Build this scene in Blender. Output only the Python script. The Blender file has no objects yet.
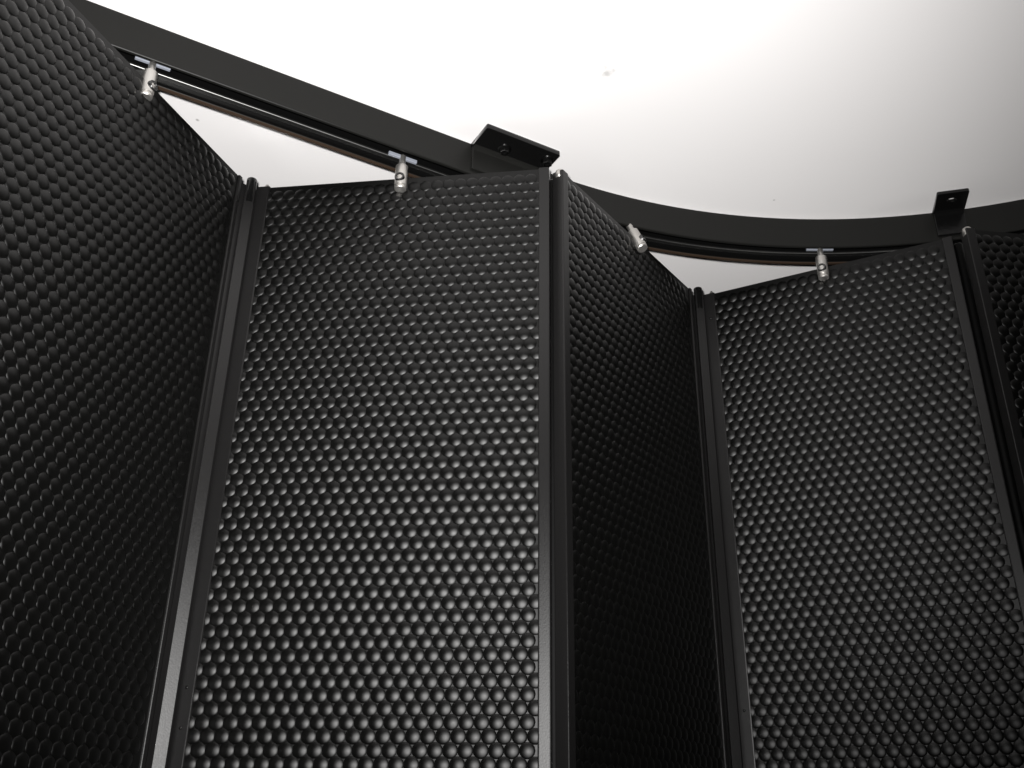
import bpy, bmesh, math
import numpy as np
from mathutils import Matrix, Vector

S = bpy.context.scene
COL = S.collection
EYE = 1.75                     # camera height above the floor
TOP = EYE + 0.5379             # top edge of the folding panels
UNDER = TOP + 0.016            # underside of the track
CEIL = TOP + 0.050             # ceiling

# ------------------------------------------------------------------ materials
def mat(name, color, rough=0.5, metal=0.0, spec=0.5, noise=0.0, nscale=300.0, bump=0.0):
    m = bpy.data.materials.new(name); m.use_nodes = True
    nt = m.node_tree; b = nt.nodes['Principled BSDF']
    b.inputs['Base Color'].default_value = (*color, 1)
    b.inputs['Roughness'].default_value = rough
    b.inputs['Metallic'].default_value = metal
    b.inputs['Specular IOR Level'].default_value = spec
    if noise or bump:
        tc = nt.nodes.new('ShaderNodeTexCoord'); n = nt.nodes.new('ShaderNodeTexNoise')
        n.inputs['Scale'].default_value = nscale; n.inputs['Detail'].default_value = 3
        nt.links.new(tc.outputs['Object'], n.inputs['Vector'])
        if noise:
            r = nt.nodes.new('ShaderNodeMapRange')
            r.inputs['To Min'].default_value = max(0.02, rough - noise); r.inputs['To Max'].default_value = rough + noise
            nt.links.new(n.outputs['Fac'], r.inputs['Value']); nt.links.new(r.outputs['Result'], b.inputs['Roughness'])
        if bump:
            bp = nt.nodes.new('ShaderNodeBump'); bp.inputs['Strength'].default_value = bump
            bp.inputs['Distance'].default_value = 0.0004
            nt.links.new(n.outputs['Fac'], bp.inputs['Height']); nt.links.new(bp.outputs['Normal'], b.inputs['Normal'])
    return m

def coat(name, color, rough, ior=1.5, noise=0.04, nscale=500, bump=0.0):
    """black coating: dark diffuse under a satin clear surface"""
    m = bpy.data.materials.new(name); m.use_nodes = True
    nt = m.node_tree; L = nt.links.new
    nt.nodes.remove(nt.nodes['Principled BSDF'])
    out = [n for n in nt.nodes if n.type == 'OUTPUT_MATERIAL'][0]
    d = nt.nodes.new('ShaderNodeBsdfDiffuse'); d.inputs['Color'].default_value = (*color, 1)
    g = nt.nodes.new('ShaderNodeBsdfAnisotropic'); g.distribution = 'BECKMANN'
    fr = nt.nodes.new('ShaderNodeFresnel'); fr.inputs['IOR'].default_value = ior
    mx = nt.nodes.new('ShaderNodeMixShader')
    tc = nt.nodes.new('ShaderNodeTexCoord'); n = nt.nodes.new('ShaderNodeTexNoise')
    n.inputs['Scale'].default_value = nscale; n.inputs['Detail'].default_value = 3
    L(tc.outputs['Object'], n.inputs['Vector'])
    r = nt.nodes.new('ShaderNodeMapRange'); L(n.outputs['Fac'], r.inputs['Value'])
    r.inputs['To Min'].default_value = rough - noise; r.inputs['To Max'].default_value = rough + noise
    L(r.outputs['Result'], g.inputs['Roughness'])
    if bump:
        bp = nt.nodes.new('ShaderNodeBump'); bp.inputs['Strength'].default_value = bump; bp.inputs['Distance'].default_value = 0.0004
        L(n.outputs['Fac'], bp.inputs['Height'])
        L(bp.outputs['Normal'], g.inputs['Normal']); L(bp.outputs['Normal'], d.inputs['Normal'])
    L(fr.outputs['Fac'], mx.inputs['Fac']); L(d.outputs['BSDF'], mx.inputs[1]); L(g.outputs['BSDF'], mx.inputs[2])
    L(mx.outputs['Shader'], out.inputs['Surface'])
    return m
M_SHEET = coat('black_embossed_sheet', (0.0020, 0.0020, 0.0019), 0.44, ior=1.38)
M_FRAME = coat('black_powder_coat', (0.0070, 0.0068, 0.0068), 0.40, ior=1.40, noise=0.05, nscale=900, bump=0.15)
M_TRACK = coat('black_track_enamel', (0.0085, 0.0085, 0.0079), 0.42, ior=1.28, noise=0.05, nscale=600, bump=0.1)
M_GLOSS = coat('black_gloss_steel', (0.004, 0.004, 0.004), 0.24, ior=1.45, noise=0.05, nscale=250, bump=0.2)
M_STEEL = mat('zinc_plated_steel', (0.50, 0.485, 0.46), 0.38, metal=0.92, noise=0.06, nscale=800)
M_DARKM = mat('dark_socket_steel', (0.10, 0.10, 0.10), 0.30, metal=1.0)
M_NYLON = mat('pale_nylon', (0.21, 0.225, 0.26), 0.5)
M_CHAN_SHADE = coat('painted_channel_shade', (0.003, 0.003, 0.003), 0.25, ior=1.22)  # near-black colour that paints shade into the inside of the channel
M_BARREL = coat('painted_gap_shade', (0.002, 0.002, 0.002), 0.6, ior=1.2)  # near-black on the hinge barrels paints the shade of the fold gaps
M_RAIL = mat('dull_aluminium', (0.20, 0.20, 0.195), 0.38, metal=1.0, noise=0.05)
M_FRINGE = mat('painted_brown_fringe', (0.032, 0.020, 0.013), 0.6, spec=0.25)  # brown paints bounced light and lens fringing on the track's rear lip

def ceiling_mat():
    m = bpy.data.materials.new('matt_white_ceiling_paint'); m.use_nodes = True
    nt = m.node_tree; b = nt.nodes['Principled BSDF']; L = nt.links.new
    b.inputs['Roughness'].default_value = 0.8; b.inputs['Specular IOR Level'].default_value = 0.2
    tc = nt.nodes.new('ShaderNodeTexCoord')
    n = nt.nodes.new('ShaderNodeTexNoise'); n.inputs['Scale'].default_value = 3.0; n.inputs['Detail'].default_value = 4
    L(tc.outputs['Object'], n.inputs['Vector'])
    ramp = nt.nodes.new('ShaderNodeMix'); ramp.data_type = 'RGBA'
    ramp.inputs['A'].default_value = (0.69, 0.677, 0.675, 1); ramp.inputs['B'].default_value = (0.73, 0.717, 0.714, 1)
    L(n.outputs['Fac'], ramp.inputs['Factor'])
    col = ramp.outputs['Result']
    warp = nt.nodes.new('ShaderNodeTexNoise'); warp.inputs['Scale'].default_value = 160; warp.inputs['Detail'].default_value = 2
    L(tc.outputs['Object'], warp.inputs['Vector'])
    # a scuff and two specks of dirt on the paint
    for (x, y, r, k) in ((0.0756, 0.618, 0.007, 0.42), (-0.284, 0.685, 0.0022, 0.6), (0.2555, 0.789, 0.002, 0.6)):
        d = nt.nodes.new('ShaderNodeVectorMath'); d.operation = 'DISTANCE'
        L(tc.outputs['Object'], d.inputs[0]); d.inputs[1].default_value = (x, y, 0)
        q = nt.nodes.new('ShaderNodeMath'); q.operation = 'MULTIPLY_ADD'
        L(warp.outputs['Fac'], q.inputs[0]); q.inputs[1].default_value = r * 2.2; L(d.outputs['Value'], q.inputs[2])
        mr = nt.nodes.new('ShaderNodeMapRange'); L(q.outputs['Value'], mr.inputs['Value'])
        mr.inputs['From Min'].default_value = r * 1.25; mr.inputs['From Max'].default_value = r * 1.9
        mr.inputs['To Min'].default_value = k; mr.inputs['To Max'].default_value = 0.0
        mx = nt.nodes.new('ShaderNodeMix'); mx.data_type = 'RGBA'
        L(mr.outputs['Result'], mx.inputs['Factor']); L(col, mx.inputs['A']); mx.inputs['B'].default_value = (0.16, 0.16, 0.15, 1)
        col = mx.outputs['Result']
    L(col, b.inputs['Base Color'])
    return m
M_CEIL = ceiling_mat()
M_WALL = mat('off_white_wall_paint', (0.62, 0.60, 0.57), 0.85, spec=0.2, noise=0.05, nscale=60)
M_FLOOR = mat('grey_brown_carpet', (0.10, 0.085, 0.07), 0.95, spec=0.1, nscale=400, noise=0.04, bump=0.5)

# ------------------------------------------------------------------ helpers
def link(name, me, m, parent=None, smooth=False):
    o = bpy.data.objects.new(name, me); COL.objects.link(o)
    if m is not None and not me.materials: me.materials.append(m)
    if smooth:
        me.polygons.foreach_set('use_smooth', [True] * len(me.polygons))
    if parent is not None: o.parent = parent
    return o

def bm_obj(name, bm, m, parent=None, smooth=False):
    bmesh.ops.recalc_face_normals(bm, faces=bm.faces)
    me = bpy.data.meshes.new(name); bm.to_mesh(me); bm.free()
    return link(name, me, m, parent, smooth)

def smooth_by_angle(o, deg=35):
    me = o.data
    bm = bmesh.new(); bm.from_mesh(me)
    for f in bm.faces: f.smooth = True
    for e in bm.edges:
        if len(e.link_faces) == 2 and e.calc_face_angle(0) > math.radians(deg): e.smooth = False
    bm.to_mesh(me); bm.free()
    return o

def thing(name, label, cat, loc=(0, 0, 0), rz=0.0, group=None):
    o = bpy.data.objects.new(name, None); COL.objects.link(o); o.empty_display_size = 0.05
    o.location = loc; o.rotation_euler = (0, 0, rz)
    o['label'] = label; o['category'] = cat
    if group: o['group'] = group
    return o

def box(bm, lo, hi, bevel=0.0, seg=2):
    c = [(a + b) / 2 for a, b in zip(lo, hi)]; s = [b - a for a, b in zip(lo, hi)]
    g = bmesh.ops.create_cube(bm, size=1.0, matrix=Matrix.Translation(c) @ Matrix.Diagonal((*s, 1)))
    if bevel:
        ed = list({e for v in g['verts'] for e in v.link_edges})
        bmesh.ops.bevel(bm, geom=ed, offset=bevel, segments=seg, affect='EDGES', profile=0.5)

def lathe(bm, prof, M=Matrix(), seg=28):
    """profile of (radius, height), turned about the local Z axis of M"""
    rings = []
    for r, z in prof:
        if r < 1e-7:
            rings.append([bm.verts.new(M @ Vector((0, 0, z)))])
        else:
            rings.append([bm.verts.new(M @ Vector((r * math.cos(2 * math.pi * k / seg), r * math.sin(2 * math.pi * k / seg), z))) for k in range(seg)])
    for A, B in zip(rings, rings[1:]):
        for k in range(seg):
            j = (k + 1) % seg
            if len(A) == 1 and len(B) == 1: continue
            if len(A) == 1: bm.faces.new((A[0], B[k], B[j]))
            elif len(B) == 1: bm.faces.new((A[k], A[j], B[0]))
            else: bm.faces.new((A[k], A[j], B[j], B[k]))

def sweep(bm, prof, path, ups=None, closed=True):
    """prof: list of (u across, v up); path: list of (point xy, normal xy, z base)"""
    rings = []
    for (p, n, z) in path:
        rings.append([bm.verts.new((p[0] + n[0] * u, p[1] + n[1] * u, z + v)) for u, v in prof])
    N = len(prof)
    for A, B in zip(rings, rings[1:]):
        for k in range(N):
            j = (k + 1) % N
            bm.faces.new((A[k], A[j], B[j], B[k]))
    for R in (rings[0], rings[-1]):
        bm.faces.new(R)

def round_poly(pts, r, seg=3):
    """round every convex/concave corner of a closed 2-D outline; r: one radius or one per corner"""
    out = []; n = len(pts)
    for i in range(n):
        ri = r[i] if isinstance(r, (list, tuple)) else r
        p = Vector(pts[i]); a = Vector(pts[i - 1]); b = Vector(pts[(i + 1) % n])
        if ri <= 0: out.append(tuple(p)); continue
        da = (a - p).normalized(); db = (b - p).normalized()
        t = min(ri, 0.45 * (a - p).length, 0.45 * (b - p).length)
        p0 = p + da * t; p1 = p + db * t
        for k in range(seg + 1):
            s = k / seg
            out.append(tuple(p0 * (1 - s) ** 2 + p * 2 * s * (1 - s) + p1 * s ** 2))
    return out

# ------------------------------------------------------------------ the setting
def slab(name, lo, hi, m, loc=(0, 0, 0)):
    bm = bmesh.new(); box(bm, lo, hi)
    o = bm_obj(name, bm, m); o.location = loc; o['kind'] = 'structure'
    return o
X0, X1, Y0, Y1 = -2.6, 3.0, -2.6, 3.4
slab('floor', (X0, Y0, -0.1), (X1, Y1, 0), M_FLOOR)
slab('ceiling', (X0, Y0, 0), (X1, Y1, 0.1), M_CEIL, (0, 0, CEIL))
slab('wall_left', (X0 - 0.1, Y0, 0), (X0, Y1, CEIL), M_WALL)
slab('wall_right', (X1, Y0, 0), (X1 + 0.1, Y1, CEIL), M_WALL)
slab('wall_back', (X0, Y1, 0), (X1, Y1 + 0.1, CEIL), M_WALL)
slab('wall_front', (X0, Y0 - 0.1, 0), (X1, Y0, CEIL), M_WALL)

# ------------------------------------------------------------------ folding panels
PITCH = 0.0103
THICK = 0.011
BOTTOM = 0.02
H = TOP - BOTTOM
RIDGE, VALLEY = 0.009, 0.012   # widths of the two stiles
SHEETS = {}
def sheet_mesh(W):
    """black sheet embossed with a honeycomb of round domes; front towards -Y"""
    if W in SHEETS: return SHEETS[W]
    R = PITCH * 0.555; rho = R / math.sin(math.radians(27)); base = 0.0016
    seg = 14; rr = np.array([0.0, 0.25, 0.5, 0.72, 0.9, 1.0]) * R
    hh = np.sqrt(rho * rho - rr * rr); hh = hh - hh[-1]
    hh[-1] = -0.0002
    V = [(0, base - hh[0], 0)]
    for r, h in zip(rr[1:], hh[1:]):
        for k in range(seg):
            a = 2 * math.pi * k / seg
            V.append((r * math.cos(a), base - h, r * math.sin(a)))
    V = np.array(V)
    F = []
    for k in range(seg): F.append((0, 1 + k, 1 + (k + 1) % seg, -1))
    for q in range(len(rr) - 2):
        for k in range(seg):
            j = (k + 1) % seg; a = 1 + q * seg; b = a + seg
            F.append((a + k, b + k, b + j, a + j))
    F = np.array(F)
    rowp = PITCH * math.sqrt(3) / 2
    cen = []
    z = H - 0.0045 - R; row = 0
    while z > R + 0.003:
        x = 0.004 + R + (PITCH / 2 if row % 2 else 0)
        while x < W - 0.004 - R:
            cen.append((x, 0, z)); x += PITCH
        z -= rowp; row += 1
    cen = np.array(cen); n = len(cen); nv = len(V)
    verts = (cen[:, None, :] + V[None]).reshape(-1, 3)
    faces = np.where(F[None] >= 0, F[None] + (np.arange(n) * nv)[:, None, None], -1).reshape(-1, 4)
    tri = faces[faces[:, 3] < 0][:, :3]; quad = faces[faces[:, 3] >= 0]
    nb = len(verts)
    bx = np.array([(x, y, z) for x in (0.002, W - 0.002) for y in (base, base + 0.004) for z in (0.001, H - 0.0005)])
    verts = np.vstack([verts, bx])
    bq = np.array([(0, 1, 5, 4), (2, 6, 7, 3), (0, 2, 3, 1), (4, 5, 7, 6), (1, 3, 7, 5), (0, 4, 6, 2)]) + nb
    quad = np.vstack([quad, bq])
    loops = np.concatenate([tri.ravel(), quad.ravel()]).astype(np.int32)
    tot = np.concatenate([np.full(len(tri), 3), np.full(len(quad), 4)]).astype(np.int32)
    start = np.concatenate([[0], np.cumsum(tot)[:-1]]).astype(np.int32)
    me = bpy.data.meshes.new('embossed_sheet')
    me.vertices.add(len(verts)); me.vertices.foreach_set('co', verts.astype(np.float32).ravel())
    me.loops.add(len(loops)); me.loops.foreach_set('vertex_index', loops)
    me.polygons.add(len(tot)); me.polygons.foreach_set('loop_start', start); me.polygons.foreach_set('loop_total', tot)
    sm = np.ones(len(tot), dtype=bool); sm[-6:] = False
    me.polygons.foreach_set('use_smooth', sm)
    me.update(calc_edges=True)
    bm = bmesh.new(); bm.from_mesh(me); bmesh.ops.recalc_face_normals(bm, faces=bm.faces); bm.to_mesh(me); bm.free()
    me.materials.append(M_SHEET)
    SHEETS[W] = me
    return me

def stile(root, x0, x1):
    bm = bmesh.new()
    prof = round_poly([(x0, 0), (x1, 0), (x1, THICK), (x0, THICK)], [0.0012] * 4, 3)
    lo = [bm.verts.new((x, y, 0)) for x, y in prof]; hi = [bm.verts.new((x, y, H)) for x, y in prof]
    n = len(prof)
    for k in range(n): bm.faces.new((lo[k], lo[(k + 1) % n], hi[(k + 1) % n], hi[k]))
    bm.faces.new(lo); bm.faces.new(hi)
    return bm_obj('stile', bm, M_FRAME, root)

def rivet(root, x, z):
    bm = bmesh.new()
    M = Matrix.Translation((x, 0.0002, z)) @ Matrix.Rotation(math.pi / 2, 4, 'X')
    lathe(bm, [(0, 0.0009), (0.0006, 0.0008), (0.0011, 0.0004), (0.0013, 0), (0, -0.0005)], M, 14)
    return bm_obj('rivet', bm, M_GLOSS, root, True)

def hanger(root, x, yo, lean):
    """steel hanger: collar clamped on the panel's top edge, screw, stem and pale glide bar in the track"""
    L = Matrix.Translation((x, yo, H)) @ Matrix.Rotation(-math.radians(lean), 4, 'X')
    bm = bmesh.new()
    lathe(bm, [(0, 0.0098), (0.0049, 0.0098), (0.0055, 0.0092), (0.0055, -0.0112), (0.0052, -0.0118),
               (0.0046, -0.0120), (0.0046, -0.0128), (0.0053, -0.0132), (0.0053, -0.0146), (0.0046, -0.0154), (0, -0.0155)], L, 32)
    c = bm_obj('hanger', bm, M_STEEL, root); smooth_by_angle(c)
    c['label'] = 'shiny steel hanger'
    bm = bmesh.new()
    lathe(bm, [(0, 0.0095), (0.0030, 0.0095), (0.0030, 0.0205), (0.0024, 0.0212), (0, 0.0212)], L, 24)
    smooth_by_angle(bm_obj('stem', bm, M_STEEL, c))
    bm = bmesh.new()
    lathe(bm, [(0.0043, -0.003), (0.0043, 0.0012), (0.0039, 0.0018), (0.0028, 0.0018), (0.0025, 0.0012), (0.0022, -0.0008), (0.0013, -0.0012), (0, -0.0006)],
          L @ Matrix.Translation((0, -0.0048, -0.0052)) @ Matrix.Rotation(math.pi / 2, 4, 'X'), 24)
    smooth_by_angle(bm_obj('set_screw', bm, M_DARKM, c))
    return c

def glide(c, root, x, ang, yo=-0.003):
    bm = bmesh.new()
    box(bm, (-0.0135, -0.0015, -0.0017), (0.0135, 0.0015, 0.0017), 0.0005, 2)
    bmesh.ops.rotate(bm, verts=bm.verts, matrix=Matrix.Rotation(ang, 3, 'Z'))
    bmesh.ops.translate(bm, verts=bm.verts, vec=(x, yo, H + 0.0195))
    o = bm_obj('glide_bar', bm, M_NYLON, c)
    o['label'] = 'pale glide bar'
    return o

def pin_cap(root, x, y, r):
    bm = bmesh.new()
    lathe(bm, [(0, 0.0036), (r * 0.5, 0.0033), (r * 0.85, 0.0020), (r, 0), (r, -0.006), (0, -0.006)], Matrix.Translation((x, y, H)), 20)
    o = bm_obj('pin_cap', bm, M_STEEL, root, True); o['label'] = 'shiny steel pin cap'
    return o

def hinge_post(root, p_world, ndir):
    """hollow flat-fronted extrusion that joins two panels in the valley of a fold"""
    inv = root.matrix_world.inverted()
    bm = bmesh.new()
    w, d = 0.0041, 0.0050
    outer = [(-w, -0.0030), (w, -0.0030)]
    outer += [(w * math.cos(a), 0.0010 + d * math.sin(a)) for a in [math.pi * k / 12 for k in range(13)]]
    outer = round_poly(outer[:2], 0) and outer
    inner = [(u * 0.72, v * 0.72) for u, v in outer]
    ang = math.atan2(ndir[0], -ndir[1])          # local -Y turns to ndir
    R = Matrix.Rotation(ang, 3, 'Z')
    hz = H + 0.0022
    def ring(pts, z):
        r = []
        for u, v in pts:
            q = R @ Vector((u, v, 0)); r.append(bm.verts.new((p_world[0] + q.x, p_world[1] + q.y, BOTTOM + z)))
        return r
    a, b, c, e = ring(outer, 0.0), ring(outer, hz), ring(inner, hz), ring(inner, hz - 0.05)
    n = len(outer)
    for A, B in ((a, b), (b, c), (c, e)):
        for k in range(n):
            bm.faces.new((A[k], A[(k + 1) % n], B[(k + 1) % n], B[k]))
    bm.faces.new(e); bm.faces.new(a)
    bmesh.ops.transform(bm, verts=bm.verts, matrix=inv)
    o = bm_obj('hinge_post', bm, M_FRAME, root)
    return o

def hinge_barrel(root, x, y, r):
    bm = bmesh.new()
    lathe(bm, [(0, H - 0.004), (r * 0.85, H - 0.004), (r, H - 0.005), (r, 0.004), (0, 0.003)], Matrix.Translation((x, y, 0)), 16)
    return bm_obj('hinge_barrel', bm, M_BARREL, root, True)

def panel(label, a, b, W, valley_right, hang_x=None, rivets=(), yo=-0.0022, lean=0.0, group='black folding panels under the track'):
    ang = math.atan2(b[1] - a[1], b[0] - a[0])
    root = thing('folding_panel', label, 'folding door panel', (a[0], a[1], BOTTOM), ang, group)
    bpy.context.view_layer.update()
    link('embossed_sheet', sheet_mesh(W), None, root)
    if valley_right: lw, rw = RIDGE, 0.0048
    else: lw, rw = VALLEY, RIDGE
    stile(root, 0, lw); stile(root, W - rw, W)
    vx = W - 0.0026 if valley_right else 0.006
    for z in rivets: rivet(root, vx, z - BOTTOM)
    if hang_x is not None:
        c = hanger(root, hang_x, yo, lean)
        p = Vector((a[0], a[1])) + Vector((math.cos(ang), math.sin(ang))) * hang_x
        ta = track_angle(p.x)
        glide(c, root, hang_x, ta - ang, yo + math.tan(math.radians(lean)) * 0.0195)
    return root

# track line in plan: a straight run that turns into an arc
CX, CY, RAD = 0.296, 0.274, 0.5455
A0 = math.atan(0.5566)
def track_angle(x):
    if x < CX - RAD * math.sin(A0): return A0
    return -math.asin(max(-1, min(1, (x - CX) / RAD)))

def ends(a, ang, W): return a, (a[0] + math.cos(ang) * W, a[1] + math.sin(ang) * W)
def towards(b, a_, W):         # start point W before b on the line from a_ to b
    d = Vector((b[0] - a_[0], b[1] - a_[1])).normalized()
    return (b[0] - d.x * W, b[1] - d.y * W), b

W1 = 0.2440; W2 = 0.2624
W3 = 0.290
p1 = towards((-0.2405, 0.7017), (-0.2989, 0.5427), W3)
p2 = ((-0.2310, 0.7144), (0.0291, 0.6799))
p3 = ends((0.0410, 0.6824), math.atan2(0.8788 - 0.6824, 0.1868 - 0.0404), W1)
p4 = ends((0.2001, 0.8885), math.atan2(0.7739 - 0.8885, 0.4148 - 0.2001), W1)
p5 = ends((0.4231, 0.7597), math.radians(7.0), W1)

P1 = panel('dark dimpled folding panel at the far left, its top corner outside the picture', *p1, W3, True, W3 - 0.1260, (TOP - 0.026,), yo=0.0015)
P2 = panel('wide brightly lit black dimpled folding panel left of the middle, below the larger track bracket', *p2, W2, False, 0.1325, (EYE + 0.105, EYE + 0.078))
P3 = panel('narrow dark dimpled folding panel turned away, between the two brightly lit panels', *p3, W1, True, 0.1288, yo=0.0005, lean=23.0)
P4 = panel('black dimpled folding panel right of the middle, below the smaller track bracket', *p4, W1, False, 0.1237, (TOP - 0.03, EYE + 0.118))
P5 = panel('very dark dimpled folding panel at the far right edge, below the track', *p5, W1, True, 0.1220)
bpy.context.view_layer.update()
hinge_post(P2, (-0.2354, 0.7112), (0.36, -0.93))
hinge_post(P4, (0.1945, 0.8850), (0.05, -1.0))
def hinge_leaf(root, pa, pb):
    """thin web behind the post that joins the two panels"""
    d = (Vector(pb) - Vector(pa)); n = Vector((-d.y, d.x)).normalized() * 0.0008
    bm = bmesh.new()
    q = [Vector(pa) + n, Vector(pb) + n, Vector(pb) - n, Vector(pa) - n]
    lo = [bm.verts.new((v.x, v.y, BOTTOM + 0.004)) for v in q]; hi = [bm.verts.new((v.x, v.y, TOP - 0.001)) for v in q]
    for k in range(4): bm.faces.new((lo[k], lo[(k + 1) % 4], hi[(k + 1) % 4], hi[k]))
    bm.faces.new(lo); bm.faces.new(hi)
    bmesh.ops.transform(bm, verts=bm.verts, matrix=root.matrix_world.inverted())
    return bm_obj('hinge_leaf', bm, M_FRAME, root)
def pin_tube(root, p):
    bm = bmesh.new()
    lathe(bm, [(0.0045, -0.02), (0.0045, 0.0052), (0.0041, 0.0058), (0.0033, 0.0058), (0.0030, 0.0050), (0.0030, -0.004), (0, -0.004)], Matrix.Translation((p[0], p[1], TOP)), 28)
    bmesh.ops.transform(bm, verts=bm.verts, matrix=root.matrix_world.inverted())
    return smooth_by_angle(bm_obj('pin_tube', bm, M_GLOSS, root))
hinge_leaf(P2, (-0.2436, 0.7075), (-0.2305, 0.7188)); hinge_leaf(P4, (0.1830, 0.8850), (0.2015, 0.8935))
pin_tube(P2, (-0.2354, 0.7118)); pin_tube(P4, (0.1945, 0.8856))
hinge_barrel(P2, W2 + 0.0008, 0.0150, 0.0036); hinge_barrel(P4, W1 + 0.0036, 0.0120, 0.0042)
pin_cap(P2, 0.0085, 0.0024, 0.0022)
pin_cap(P4, 0.0085, 0.0024, 0.0022)
pin_cap(P3, 0.0036, 0.0052, 0.0042)
pin_cap(P5, 0.0036, 0.0046, 0.0045)

# ------------------------------------------------------------------ ceiling track
TH = CEIL - UNDER
T = thing('ceiling_track', 'black channel track screwed to the white ceiling, straight at left and curved at right', 'track', (0, 0, UNDER), 0)
D0 = (math.cos(A0), math.sin(A0)); N0 = (-math.sin(A0), math.cos(A0))
J = (CX + RAD * N0[0], CY + RAD * N0[1])             # where the arc starts
def straight_path(t0, t1): return [((J[0] + D0[0] * t, J[1] + D0[1] * t), N0, 0.0) for t in (t0, t1)]
def arc_path(a0, a1, n=48):
    out = []
    for k in range(n + 1):
        a = a0 + (a1 - a0) * k / n
        nrm = (math.sin(a), math.cos(a)); out.append(((CX + RAD * nrm[0], CY + RAD * nrm[1]), nrm, 0.0))
    return out
WID = 0.031
chan = [(0, 0), (0.0030, 0), (0.0030, 0.0015), (0.0022, 0.012), (0.0022, TH - 0.003), (WID - 0.0035, TH - 0.003), (WID - 0.0035, 0.0), (WID, 0.0), (WID, TH), (0, TH)]
chan = round_poly(chan, [0.0040, 0.0004, 0, 0, 0, 0, 0.0008, 0.0008, 0.0006, 0.0010], 3)
rail = round_poly([(WID - 0.010, 0.0060), (WID - 0.0030, 0.0060), (WID - 0.0030, 0.0085), (WID - 0.010, 0.0085)], [0.0009, 0, 0, 0.0009], 3)
shade_liner = [(WID - 0.0050, 0.0006), (WID - 0.0034, 0.0006), (WID - 0.0034, TH - 0.004), (WID - 0.0050, TH - 0.004)]  # added dark sheet on the back wall, stands in for shade in the channel
strip = [(WID - 0.0032, -0.0008), (WID - 0.0001, -0.0008), (WID - 0.0001, 0.0002), (WID - 0.0032, 0.0002)]  # added strip that carries the painted colour fringe
TJ = -0.040                                            # joint, behind the larger bracket
for nm, prof, m in (('channel', chan, M_TRACK), ('guide_rail', rail, M_RAIL), ('added_shade_lining', shade_liner, M_CHAN_SHADE), ('painted_fringe_strip', strip, M_FRINGE)):
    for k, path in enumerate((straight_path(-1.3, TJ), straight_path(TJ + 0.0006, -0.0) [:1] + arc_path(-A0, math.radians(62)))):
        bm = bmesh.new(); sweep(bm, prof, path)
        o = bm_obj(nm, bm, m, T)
        if nm == 'painted_fringe_strip': o['label'] = 'painted brown fringe of light along the rear edge'

# ------------------------------------------------------------------ brackets
def plate_with_hole(name, outline, hole, thick, m, parent):
    """flat plate in XY with an optional round hole, underside at z = -thick"""
    cu = bpy.data.curves.new(name, 'CURVE'); cu.dimensions = '2D'; cu.fill_mode = 'BOTH'
    cu.extrude = thick / 2 - 0.0004; cu.bevel_depth = 0.0004; cu.bevel_resolution = 1
    loops = [outline]
    if hole:
        hx, hy, rx, ry = hole
        loops.append([(hx + rx * math.cos(2 * math.pi * k / 24), hy + ry * math.sin(2 * math.pi * k / 24)) for k in range(24)])
    for lp in loops:
        sp = cu.splines.new('POLY'); sp.points.add(len(lp) - 1); sp.use_cyclic_u = True
        for q, (x, y) in zip(sp.points, lp): q.co = (x, y, 0, 1)
    tmp = bpy.data.objects.new('tmp', cu); COL.objects.link(tmp)
    bpy.context.view_layer.update()
    me = bpy.data.meshes.new_from_object(tmp.evaluated_get(bpy.context.evaluated_depsgraph_get()))
    bpy.data.objects.remove(tmp); bpy.data.curves.remove(cu)
    me.transform(Matrix.Translation((0, 0, -thick / 2))); me.name = name
    o = link(name, me, m, parent)
    return o

def bolt(root, x, y, z, r=0.0046):
    """hex bolt with washer, head downwards"""
    bm = bmesh.new()
    M = Matrix.Translation((x, y, z)) @ Matrix.Rotation(math.pi, 4, 'X')
    lathe(bm, [(0, -0.001), (r * 1.35, -0.001), (r * 1.35, 0.0008), (r * 1.2, 0.0011), (0, 0.0011)], M, 28)
    w = bm_obj('bolt', bm, M_DARKM, root)
    bm = bmesh.new()
    lathe(bm, [(r * 0.98, 0.0005), (r * 0.98, 0.0040), (r * 0.80, 0.0048), (r * 0.55, 0.0048), (r * 0.45, 0.0030), (0, 0.0028)], M, 6)
    bm_obj('bolt_head', bm, M_DARKM, w)
    return w

def bracket(label, loc, ang, length, depth, thick, leg_h, hole=None, bolts=(), um=None):
    """local X along the track, local -Y out of the track's front face, z = 0 at the ceiling"""
    r = thing('mounting_bracket', label, 'bracket', loc, ang, 'brackets fixing the track to the ceiling')
    o = plate_with_hole('flange', round_poly([(0, -depth), (length, -depth), (length, -0.0002), (0, -0.0002)], [0.0015, 0.0015, 0, 0], 3), hole, thick, M_GLOSS, r)
    bm = bmesh.new(); box(bm, (0, -0.0032, -leg_h), (length, -0.0003, -thick * 0.5), 0.0008, 2)
    bm_obj('upright', bm, um or M_TRACK, r)
    # rolled inside corner between flange and upright
    bm = bmesh.new()
    pr = [(-0.003, -thick), (-0.003 - 0.004, -thick + 0.0002), (-0.003 - 0.0016, -thick - 0.0012), (-0.003, -thick - 0.0042)]
    A = [bm.verts.new((0.0006, y, z)) for y, z in pr]; B = [bm.verts.new((length - 0.0006, y, z)) for y, z in pr]
    for k in range(4): bm.faces.new((A[k], A[(k + 1) % 4], B[(k + 1) % 4], B[k]))
    bm.faces.new(A); bm.faces.new(B)
    bm_obj('bend', bm, um or M_TRACK, r)
    for x, y in bolts: bolt(r, x, y, -thick)
    return r

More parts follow.
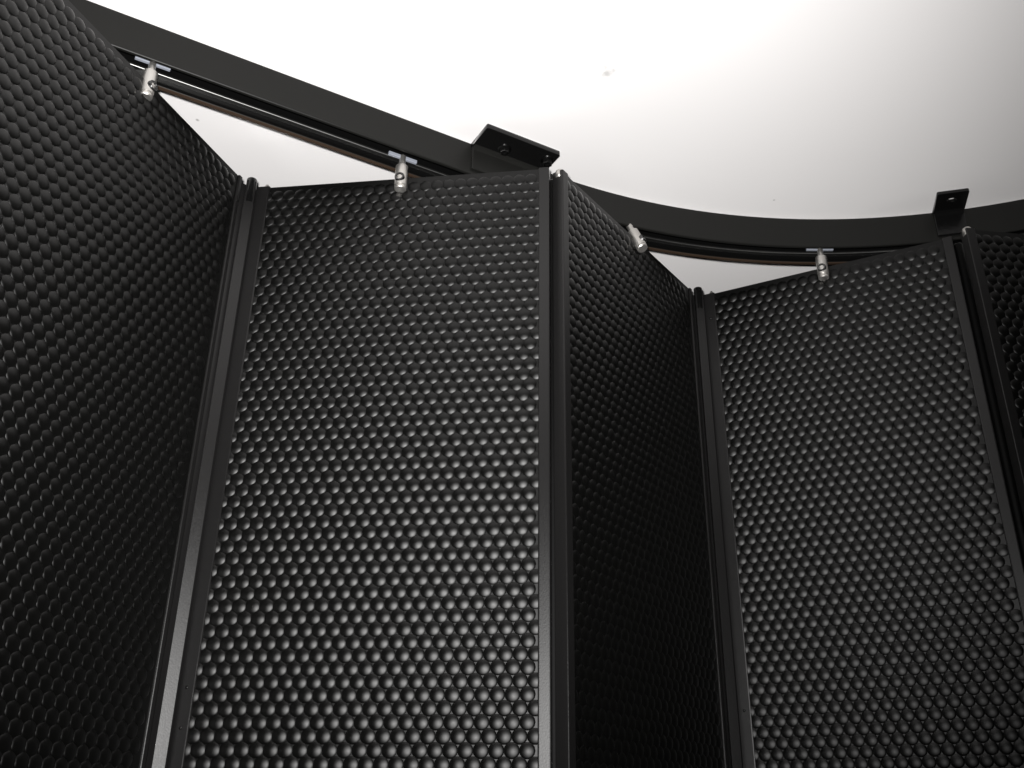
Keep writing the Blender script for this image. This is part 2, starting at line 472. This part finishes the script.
t0 = (-0.0408 - J[0]) * D0[0] + (0.7117 - J[1]) * D0[1]
bracket('larger black mounting bracket with bolts, above the lit panel left of the middle',
        (J[0] + D0[0] * t0, J[1] + D0[1] * t0, CEIL), A0, 0.0755, 0.0315, 0.005, 0.030, None, ((0.027, -0.0140), (0.0690, -0.0200)))
ab = math.radians(14.45); half = 0.0142
nb_ = (math.sin(ab), math.cos(ab)); tb = (math.cos(ab), -math.sin(ab))
bracket('smaller black mounting bracket with an empty screw hole, near the right edge',
        (CX + (RAD - 0.0002) * nb_[0] - tb[0] * half, CY + (RAD - 0.0002) * nb_[1] - tb[1] * half, CEIL), -ab, 2 * half, 0.0343, 0.0035, 0.030,
        (0.0142, -0.0228, 0.0048, 0.0036), (), M_GLOSS)

# ------------------------------------------------------------------ camera
F = 980.0
R = Matrix(((0.999883, -0.015314, 0.0), (-0.006673, -0.435701, -0.900067), (0.013784, 0.899961, -0.435752)))
cam = bpy.data.cameras.new('camera'); cam.sensor_width = 36.0; cam.lens = F * 36.0 / 1024.0; cam.clip_start = 0.01
co = bpy.data.objects.new('camera', cam); COL.objects.link(co)
co.matrix_world = Matrix.Translation((0, 0, EYE)) @ R.to_4x4()
S.camera = co

# ------------------------------------------------------------------ light: the camera's flash, and a dim room
fl = bpy.data.lights.new('flash', 'SPOT'); fl.energy = 68.0; fl.color = (1.0, 0.985, 0.97)
fl.spot_size = math.radians(100); fl.spot_blend = 1.0; fl.shadow_soft_size = 0.012
fo = bpy.data.objects.new('flash', fl); COL.objects.link(fo)
fo.location = (-0.02, -0.01, EYE + 0.035)
aim = R @ Vector(((405 - 512) / F, (384 - 225) / F, -1.0))
fo.rotation_euler = aim.to_track_quat('-Z', 'Y').to_euler()

w = bpy.data.worlds.new('dim_room'); S.world = w; w.use_nodes = True
w.node_tree.nodes['Background'].inputs['Color'].default_value = (0.9, 0.95, 1.0, 1)
w.node_tree.nodes['Background'].inputs['Strength'].default_value = 0.02

S.view_settings.view_transform = 'Standard'; S.view_settings.look = 'None'
S.view_settings.exposure = 0.0; S.view_settings.gamma = 1.0; S.view_settings.use_curve_mapping = False
